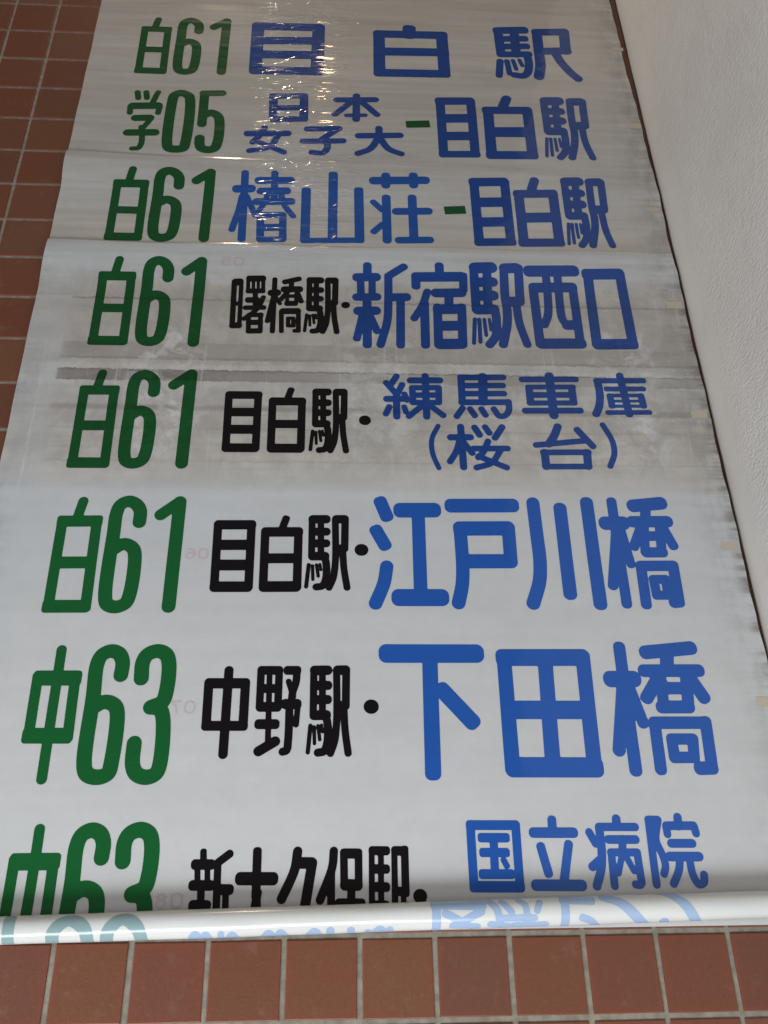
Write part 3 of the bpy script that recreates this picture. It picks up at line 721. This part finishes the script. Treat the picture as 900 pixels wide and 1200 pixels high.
'5g': 'L19.2,0.9:464,314.6 502.7,311.7|L19.4,0.9:465.6,317 466.7,413.7|S20.7,1:470.1,384.8 483.7,376.8 498.7,386.4 504.4,411.1 503.5,474.1 498.2,489.1 485.5,494.2 471.2,489.1 466.6,475.7 465.8,459.2',
'日b': 'L18.2,0.7:616,315.7 618.3,389.8|L18.3,0.7:683.3,312.3 684.7,386.6|L17.9,0.7:615.8,315.6 683.5,311.2|L15.7,0.7:622.6,354.1 679.3,350.6|L18.5,0.7:618.6,391.4 683.8,387.4',
'本b': 'L16.7,1:756.8,321.2 841.2,316.1|L15.9,1:799.8,305.1 798.7,384.2|L14.6,1:791.3,322.9 752.7,369|L14.7,1:808.2,322.1 844.6,366.5|L11.2,1:778.2,371.8 818.1,369.3',
'女b': 'L16.8,1:566.2,440.1 651.1,435.4|S13.7,1:601.2,419.3 590.4,447 578.1,466.6|L13.6,1:583,460.5 644.6,493.8|S13.6,1:631.4,442.1 614,478.7 572.7,492.8',
'子b': 'L15.2,1:693.6,420 761,416.1|L14.3,1:756.4,420 726.1,449.8|L14.9,1:685.1,458.3 770.3,453.8|S14.1,1:735.1,452.4 736.7,479.1 726.8,493.1 704.7,492.3',
'大b': 'L16.4,1:804.3,436.7 893.1,431.9|L15.2,1:848.1,412.1 848.4,450.3|S15,1:845.6,444.4 827.7,476.9 802.5,492.2|S15.1,1:850.5,444.2 868.4,475.1 894.4,490',
'－h': 'L21.6,0.1:918.7,395.5 948.7,393.1',
'目t': 'L28.1,0.7:570.2,68.6 571.4,226.8|L28.4,0.7:711.8,66.6 710.1,223.7|L27.6,0.7:570.1,67.6 710.6,64.8|L27.3,0.7:571.1,121.1 710.4,115.7|L27,0.7:570.8,171.5 710.2,167.2|L26.6,0.7:571.4,226.8 711.2,223.6',
'白t': 'L26.3,0.7:853.1,82.4 852.2,222.1|L26.5,0.7:1001.2,80.2 1001.2,219.4|L27.4,0.7:853.2,80.6 1001.2,78.3|L27,0.7:853.3,146.6 1001.6,142.7|L26.6,0.7:852.2,222.1 1001.2,219.4|L30.4,0.7:924.8,58.5 922.9,80.2',
'駅t': 'L21.2,0.8:1136.7,50.3 1137.8,139|L21.3,0.8:1175.8,48 1173.7,139|L26.4,0.8:1138.1,51.1 1197.6,45.9|L20.8,0.8:1136.9,83.9 1197.3,79.2|L20.1,0.8:1137.6,112.3 1199,107.6|L19.8,0.8:1137.9,141 1201.7,136.3|S18.7,1:1198.9,137.6 1200.7,166.8 1194.4,204.1 1183.5,216.1 1162.6,214|L16,1:1133.5,165.5 1127.2,217.9|L12.8,1:1149.6,164.6 1152.3,210.5|L9.6,1:1163.7,161.3 1168.9,193.2|L9.1,1:1179.5,158.8 1184.2,180.1|S23.8,1:1230.3,52.2 1228.6,123.3 1227.5,173.6 1219.6,217|L24.8,0.8:1296.8,48.3 1292.9,119.6|L25.1,0.8:1230.5,52.3 1295.9,46.9|L24.7,0.8:1235.6,123.2 1294.3,118.4|S21,1:1266.2,125.4 1278.3,162.5 1295.5,198.7 1310.2,220.3',
}
PRINTS = [
('白g', 'green', [1, 0, 1, 0]),
('6g', 'green', [1, 0, 1, 0]),
('1g', 'green', [1, 0, 1, 0]),
('目k', 'black', [1, 0, 1, 0]),
('白k', 'black', [1, 0, 1, 0]),
('駅k', 'black', [1, 0, 1, 0]),
('・k', 'black', [1, 0, 1, 0]),
('江b', 'blue', [1, 0, 1, 0]),
('戸b', 'blue', [1, 0, 1, 0]),
('川b', 'blue', [1, 0, 1, 0]),
('橋b', 'blue', [1, 0, 1, 0]),
('中g', 'green', [1, 0, 1, 0]),
('6h', 'green', [1, 0, 1, 0]),
('3g', 'green', [1, 0, 1, 0]),
('中k', 'black', [1, 0, 1, 0]),
('野k', 'black', [1, 0, 1, 0]),
('・m', 'black', [1, 0, 1, 0]),
('下b', 'blue', [1, 0, 1, 0]),
('田b', 'blue', [1, 0, 1, 0]),
('橋c', 'blue', [1, 0, 1, 0]),
('新k', 'black', [1, 0, 1, 0]),
('大k', 'black', [1, 0, 1, 0]),
('久k', 'black', [1, 0, 1, 0]),
('保k', 'black', [1, 0, 1, 0]),
('駅n', 'black', [1, 0, 1, 0]),
('・n', 'black', [1, 0, 1, 0]),
('国b', 'blue', [1, 0, 1, 0]),
('立b', 'blue', [1, 0, 1, 0]),
('病b', 'blue', [1, 0, 1, 0]),
('院b', 'blue', [1, 0, 1, 0]),
('練b', 'blue', [1, 0, 1, 0]),
('馬b', 'blue', [1, 0, 1, 0]),
('（b', 'blue', [1, 0, 1, 0]),
('桜b', 'blue', [1, 0, 1, 0]),
('車b', 'blue', [1, 0, 1, 0]),
('庫b', 'blue', [1, 0, 1, 0]),
('台b', 'blue', [1, 0, 1, 0]),
('）b', 'blue', [1, 0, 1, 0]),
('曙k', 'black', [1, 0, 1, 0]),
('橋k', 'black', [1, 0, 1, 0]),
('・p', 'black', [1, 0, 1, 0]),
('新b', 'blue', [1, 0, 1, 0]),
('宿b', 'blue', [1, 0, 1, 0]),
('駅b', 'blue', [1, 0, 1, 0]),
('西b', 'blue', [1, 0, 1, 0]),
('口b', 'blue', [1, 0, 1, 0]),
('椿b', 'blue', [1, 0, 1, 0]),
('山b', 'blue', [1, 0, 1, 0]),
('荘b', 'blue', [1, 0, 1, 0]),
('－g', 'green', [1, 0, 1, 0]),
('目b', 'blue', [1, 0, 1, 0]),
('白b', 'blue', [1, 0, 1, 0]),
('学g', 'green', [1, 0, 1, 0]),
('0g', 'green', [1, 0, 1, 0]),
('5g', 'green', [1, 0, 1, 0]),
('日b', 'blue', [1, 0, 1, 0]),
('本b', 'blue', [1, 0, 1, 0]),
('女b', 'blue', [1, 0, 1, 0]),
('子b', 'blue', [1, 0, 1, 0]),
('大b', 'blue', [1, 0, 1, 0]),
('－h', 'green', [1, 0, 1, 0]),
('目t', 'blue', [1, 0, 1, 0]),
('白t', 'blue', [1, 0, 1, 0]),
('駅t', 'blue', [1, 0, 1, 0]),
('白g', 'green', [0.9599, 9.6, 1.03, -568.8]),
('6g', 'green', [0.9564, 14.5, 1.0322, -572.3]),
('1g', 'green', [0.9298, 29.5, 1.0497, -598.1]),
('白g', 'green', [0.9445, 16.0, 1.0067, -271.3]),
('6g', 'green', [0.9442, 20.6, 0.9939, -252.0]),
('1g', 'green', [0.9928, 0.1, 1.0098, -276.4]),
('白g', 'green', [0.9927, -5.3, 0.9817, -753.7]),
('6g', 'green', [1.0279, -19.7, 0.9824, -754.8]),
('1g', 'green', [0.9519, 17.0, 0.9845, -758.9]),
('白g', 'green', [0.9509, 8.3, 0.993, -1279.2]),
('6g', 'green', [0.9765, 2.1, 0.9822, -1264.4]),
('1g', 'green', [0.9724, 5.6, 0.9834, -1269.4]),
('目k', 'black', [0.9478, 30.6, 1.0043, -266.5]),
('白k', 'black', [0.9612, 26.1, 1.0087, -272.8]),
('駅k', 'black', [0.945, 40.5, 1.0068, -267.6]),
('・k', 'black', [0.9415, 54.6, 0.9391, -167.3]),
('駅k', 'black', [0.8997, 80.6, 1.0146, 239.3]),
('駅k', 'black', [0.9208, 41.3, 1.0224, -553.1]),
('駅b', 'blue', [0.8856, 327.2, 0.9588, -218.2]),
('目b', 'blue', [1.0599, -121.8, 1.0102, -263.0]),
('白b', 'blue', [1.2227, -298.9, 1.0411, -285.9]),
('駅b', 'blue', [0.9967, 196.0, 0.9708, -487.5]),
('中g', 'green', [0.9494, 27.6, 0.9494, 339.7]),
('6h', 'green', [0.9494, 27.6, 0.9494, 339.7]),
('3g', 'green', [0.9494, 27.6, 0.9494, 339.7]),
]
GHOSTS = [
('grn', 'S14.1,1:353.1,-15.4 354.1,0.9 353,27.6'),
('grn', 'S15.5,1:407.2,27.6 411.4,3.4 428.6,-9.2 449.7,4.6 451.9,27.5'),
('grn', 'S15.6,1:474.9,27.6 479.9,4.3 496.6,-8.2 516.2,5.5 520.2,27.6'),
('blu', 'S9.7,1:583.4,21.8 588,14.9 592,22.7'),
('blu', 'S9.8,1:596,23.2 601.2,16.4 604.6,24.4'),
('blu', 'L8.6,1:620.9,15.3 620,27.7'),
('blu', 'S9.7,1:629.2,27.7 634.9,17.4 640.1,27.7'),
('blu', 'S10.4,1:675.1,27.7 681.4,17.2 686.8,27.7'),
('blu', 'S10.4,1:691.8,27.7 696.8,17.1 702.3,27.7'),
('blu', 'S10,1:733.8,22.9 740.6,16.8 746.4,27.7'),
('blu', 'L10,1:760.8,16.1 760.9,27.7'),
('blu', 'L9.5,1:787.3,16.6 787.8,27.7'),
('blu', 'L9,1:809.5,21.3 810,27.7'),
('blu', 'S10.1,1:818.4,23 825,16.9 832.3,27.7'),
('blu', 'L8.9,1:837.7,17.5 839.4,27.7'),
('blu', 'L15.8,0.6:899.6,-14.8 956.5,-11.4|L10.9,0.6:898.6,-15.1 898.3,27.7'),
('blu', 'S9.3,1:910.3,-1 925.9,7 945.6,19.5|S9.3,1:957.7,-2 942.3,5 920.7,15.9|L9.5,1:920,15.8 951.7,18'),
('blu', 'S9.3,1:969.2,-15.7 978.4,-2.7 982.7,19.4'),
('blu', 'L8.8,1:985.6,-14 997.4,0.4'),
('blu', 'S8.8,1:1008.2,-15.9 1016.3,-6.8 1016.7,14.9|L8.8,1:987.5,7.2 1027.5,8'),
('blu', 'L8.8,1:1035.8,-11.7 1031.3,-1'),
('blu', 'L9.4,1:970,15.3 992.3,18.5|L9.5,1:1000.5,18.1 1042,18.2'),
('blu', 'L14.4,0.6:1069.8,-15.1 1102.5,-12.8|L10.5,0.6:1069,-12.7 1067.7,27.7'),
('blu', 'S9.5,1:1091.2,10 1102.7,15.2 1112,27.8'),
('blu', 'S12.8,1:1122.7,-15.7 1140.5,-9 1155,2.7 1177.4,27.8'),
('blu', 'S12.9,1:1205.7,-25.1 1218.4,-13.8 1231.3,0 1248.3,27.8'),
('blu', 'L12.2,1:1201.3,20.6 1203.8,27.8'),
]



def catmull(P, closed=False, n=8):
    P = np.array(P, float)
    if len(P) < 3:
        return P
    if closed:
        Q = np.concatenate([P[-1:], P, P[:2]])
    else:
        Q = np.concatenate([[2 * P[0] - P[1]], P, [2 * P[-1] - P[-2]]])
    out = []
    for i in range(1, len(Q) - 2):
        p0, p1, p2, p3 = Q[i - 1:i + 3]
        # centripetal, keeps arcs from overshooting
        t01 = max(np.linalg.norm(p1 - p0), 1e-6) ** .5
        t12 = max(np.linalg.norm(p2 - p1), 1e-6) ** .5
        t23 = max(np.linalg.norm(p3 - p2), 1e-6) ** .5
        m1 = (p2 - p1 + t12 * ((p1 - p0) / t01 - (p2 - p0) / (t01 + t12)))
        m2 = (p2 - p1 + t12 * ((p3 - p2) / t23 - (p3 - p1) / (t12 + t23)))
        for s in np.linspace(0, 1, n, endpoint=False):
            h = (2 * s ** 3 - 3 * s ** 2 + 1, s ** 3 - 2 * s ** 2 + s, -2 * s ** 3 + 3 * s ** 2, s ** 3 - s ** 2)
            out.append(h[0] * p1 + h[1] * m1 + h[2] * p2 + h[3] * m2)
    out.append(Q[-2])
    return np.array(out)


def strokes(txt, tf=(1, 0, 1, 0)):
    sx, ox, sy, oy = tf
    segs = []
    for s in txt.split('|'):
        head, pts = s.split(':')
        typ = head[0]
        w, k = map(float, head[1:].split(','))
        P = [tuple(map(float, p.split(','))) for p in pts.split()]
        P = np.array([(x_ * sx + ox, y_ * sy + oy) for x_, y_ in P])
        hw = w * .5 * (sx + sy) * .5
        if typ == 'S':
            P = catmull(P)
        elif typ == 'Q':
            P = catmull(P, True)
        elif typ == 'O':
            P = np.concatenate([P, P[:1]])
        for a_, b_ in zip(P[:-1], P[1:]):
            segs.append((a_, b_, hw + (.45 if hw > 4.5 else .05), k))
    return segs


def sdf(segs, X, Y):
    f = np.full(X.shape, 1e3)
    for a_, b_, hw, k in segs:
        c_ = (a_ + b_) / 2
        L = np.linalg.norm(b_ - a_)
        e = (b_ - a_) / L if L > 1e-6 else np.array([1.0, 0])
        dx, dy = X - c_[0], Y - c_[1]
        p = np.abs(dx * e[0] + dy * e[1])
        q = np.abs(-dx * e[1] + dy * e[0])
        r = hw * k
        px, qx = p - (L / 2 + hw - r), q - (hw - r)
        d = np.hypot(np.maximum(px, 0), np.maximum(qx, 0)) + np.minimum(np.maximum(px, qx), 0) - r
        np.minimum(f, d, out=f)
    return f


def contour_mesh(segs, cell):
    """fill the region sdf<0: returns (verts (n,2), quads, tris)"""
    A = np.array([[min(a_[0], b_[0]) - hw, min(a_[1], b_[1]) - hw, max(a_[0], b_[0]) + hw, max(a_[1], b_[1]) + hw] for a_, b_, hw, k in segs])
    x0, y0, x1, y1 = A[:, 0].min() - cell, A[:, 1].min() - cell, A[:, 2].max() + cell, A[:, 3].max() + cell
    nx, ny = int((x1 - x0) / cell) + 2, int((y1 - y0) / cell) + 2
    xs, ys = x0 + cell * np.arange(nx), y0 + cell * np.arange(ny)
    X, Y = np.meshgrid(xs, ys)
    f = sdf(segs, X, Y)
    f[np.abs(f) < 1e-4] = 1e-4
    ins = f < 0
    idx = np.arange(nx * ny).reshape(ny, nx)
    c00, c10, c11, c01 = idx[:-1, :-1], idx[:-1, 1:], idx[1:, 1:], idx[1:, :-1]
    cnt = ins[:-1, :-1].astype(int) + ins[:-1, 1:] + ins[1:, 1:] + ins[1:, :-1]
    full = cnt == 4
    part = (cnt > 0) & (cnt < 4)
    quads = np.stack([c00[full], c01[full], c11[full], c10[full]], -1)
    tri = np.concatenate([np.stack([c00[part], c01[part], c11[part]], -1), np.stack([c00[part], c11[part], c10[part]], -1)])
    fl = f.ravel()
    PX, PY = X.ravel(), Y.ravel()
    s = fl[tri] < 0
    n = s.sum(1)
    N = nx * ny

    def edge(a_, b_):
        lo, hi = np.minimum(a_, b_), np.maximum(a_, b_)
        return N + lo.astype(np.int64) * N + hi
    tris = [tri[n == 3].astype(np.int64)]
    for want, val in ((1, True), (2, False)):
        T = tri[n == want]
        S = s[n == want]
        if len(T) == 0:
            continue
        k = np.argmax(S == val, 1)
        r = np.arange(len(T))
        a_, b_, c_ = T[r, k], T[r, (k + 1) % 3], T[r, (k + 2) % 3]
        ab, ac = edge(a_, b_), edge(a_, c_)
        if want == 1:
            tris.append(np.stack([a_, ab, ac], -1))
        else:
            tris.append(np.stack([ab, b_, c_], -1))
            tris.append(np.stack([ab, c_, ac], -1))
    tris = np.concatenate(tris)
    allv = np.concatenate([quads.ravel().astype(np.int64), tris.ravel()])
    uniq, inv = np.unique(allv, return_inverse=True)
    inv = inv.ravel()
    vx, vy = np.empty(len(uniq)), np.empty(len(uniq))
    g_ = uniq < N
    vx[g_], vy[g_] = PX[uniq[g_]], PY[uniq[g_]]
    e = uniq[~g_] - N
    lo, hi = e // N, e % N
    tt = fl[lo] / (fl[lo] - fl[hi])
    vx[~g_] = PX[lo] + tt * (PX[hi] - PX[lo])
    vy[~g_] = PY[lo] + tt * (PY[hi] - PY[lo])
    nq = quads.size
    return vx, vy, inv[:nq].reshape(-1, 4), inv[nq:].reshape(-1, 3)


COL = {'green': m_green, 'blue': m_blue, 'black': m_black}


def print_on_film(name, segs, mat, cell=1.5, lift=.38, vmax=None):
    vx, vy, q, tr = contour_mesh(segs, cell)
    if vmax is not None:
        keep = vy < vmax
        q = q[keep[q].all(1)]
        tr = tr[keep[tr].all(1)]
    d = relief(vx, vy) + lift
    co = np.stack([vx * .001, -d * .001, TOP - vy * .001], -1)
    o = np_mesh(name, co, [q, tr], mat, banner)
    return local(banner, o)


NAMES = {'－': 'dash', '・': 'dot', '（': 'bracket', '）': 'bracket'}
for key, colr, tf in PRINTS:
    ch = key[0]
    segs = strokes(GLYPHS[key], tf)
    wmin = min(s[2] for s in segs)
    mid = np.mean([s[0][1] for s in segs])
    mt = COL[colr]
    if mid < 1300 and ch not in '椿山荘':                 # the older film was printed with darker inks
        mt = {'blue': m_navy, 'green': m_dgreen}.get(colr, mt)
    o = print_on_film(NAMES.get(ch, 'digit' if ch in '01356' else 'character'), segs, mt, 1.1 if wmin < 8 else 1.7, vmax=1985.0)
    if ch not in NAMES:
        o['label'] = colr + ' printed ' + ('digit ' if ch in '01356' else 'character ') + ch

# faint red page numbers, printed for the other side so they read mirrored
SEG = {'0': 'Q3,1:0,-10 7,-7 8,0 7,7 0,10 -7,7 -8,0 -7,-7', '8': 'Q3,1:0,-10 6,-6 0,-1 -6,-6|Q3,1:0,-1 7,5 0,10 -7,5',
       '7': 'L3,1:7,-10 -7,-10|S3,1:-7,-10 0,0 2,10', '6': 'S3,1:-5,-9 3,-9 8,-1 7,6 0,10 -7,6 -7,1 0,-2 7,2',
       '5': 'L3,1:-6,-10 6,-10|L3,1:6,-10 6,-2|S3,1:6,-2 0,-4 -7,0 -7,6 0,10 7,8'}
FAINT = (('60', 530, 1440.6, .85), ('70', 530, 1692, .85), ('80', 535, 1954.5, .85), ('50', 546, 812.5, 1.0))
for s_, u_, v_, k_ in FAINT:
    for i, ch in enumerate(s_):
        segs = strokes(SEG[ch], (k_ * 1.0, u_ + i * 24 * k_, k_ * 1.0, v_))
        print_on_film('faint_digit', segs, m_faint, 1.1, .33)

# ---------------------------------------------------------------- tape tabs on the right edge
for v in (104, 376, 636, 896, 1155, 1420, 1685):
    n, m = 7, 5
    x0_, x1_ = 1402.0 + random.uniform(-5, 5), 1433.0
    h_ = random.uniform(5.5, 9.0)
    sk_ = random.uniform(-1.5, 1.5)
    uu, vv_ = np.meshgrid(np.linspace(x0_, x1_, n), np.linspace(-h_, h_, m), indexing='xy')
    vv_ = v + vv_ + sk_ * (uu - x0_) / 45
    uu = uu + np.where(uu < x0_ + 1, rng.uniform(-1.2, 1.2, uu.shape), 0)
    o = grid_mesh("tape", uu, vv_, relief(uu, vv_) + .42, m_tape, banner)
    local(banner, o)

# ---------------------------------------------------------------- the rolled-up end


def rollc(u):
    return 1989.0 - 0.0178 * (u - 330), RR + 16.0


def on_roll(u, s, r):
    yc, zc = rollc(u)
    th = s / RR
    rr = r + .30 * np.sin(u * .013) + .15 * np.sin(u * .041 + th) + .22 * np.sin(u * .0047 + 2 * th)
    for du, ds, aa, wu in ((520, -.4, -.55, 26), (905, .2, -.45, 40), (1180, -.7, -.6, 30), (1330, .3, -.35, 22), (250, .1, -.4, 30)):
        rr = rr + aa * np.exp(-((u - du) / wu) ** 2 - ((th - ds) / .45) ** 2)
    return np.stack([u * .001, -(zc + rr * np.cos(th)) * .001, TOP - (yc + rr * np.sin(th)) * .001], -1)


A0, A1 = -.985 * math.pi, 1.015 * math.pi
uu = np.linspace(U0 + 2, 1437, 250)
tt = np.linspace(A0, A1, 65)
G1, G2 = np.meshgrid(uu, tt, indexing='ij')
rad = RR - .5 * (G2 - A0) / (A1 - A0) + .5          # the sheet winds inwards
co = on_roll(G1, G2 * RR, rad).reshape(-1, 3)
idx = np.arange(co.shape[0]).reshape(G1.shape)
q = np.stack([idx[:-1, :-1], idx[1:, :-1], idx[1:, 1:], idx[:-1, 1:]], -1).reshape(-1, 4)
roll = np_mesh("rolled_end", co, q, m_back, banner)
local(banner, roll)
# inner windings seen at the two ends
for ue in (U0 + 2.0, 1437.0):
    ths = np.linspace(0, 2 * math.pi * 7, 240)
    rads = 3.5 + (RR - 4.3) * ths / ths[-1]
    w0, w1 = (ue, ue + 14) if ue < 800 else (ue - 14, ue)
    a_ = on_roll(np.full(240, w0), ths * RR, rads)
    b_ = on_roll(np.full(240, w1), ths * RR, rads)
    i = np.arange(239)
    np_mesh("winding", np.concatenate([a_, b_]), np.stack([i, i + 240, i + 241, i + 1], -1), m_back, roll)

SMIN = A0 * RR
for colr, txt in GHOSTS:
    vx, vy, q, tr = contour_mesh(strokes(txt), 1.2)
    keep = vy < RR * 1.75
    q = q[keep[q].all(1)]
    tr = tr[keep[tr].all(1)]
    th = vy / RR
    r = RR - .5 * (th - A0) / (A1 - A0) + .5 + .18
    co = on_roll(vx, vy, r)
    o = np_mesh("mark_showing_through", co, [q, tr], m_gg if colr == 'grn' else m_gb, roll)
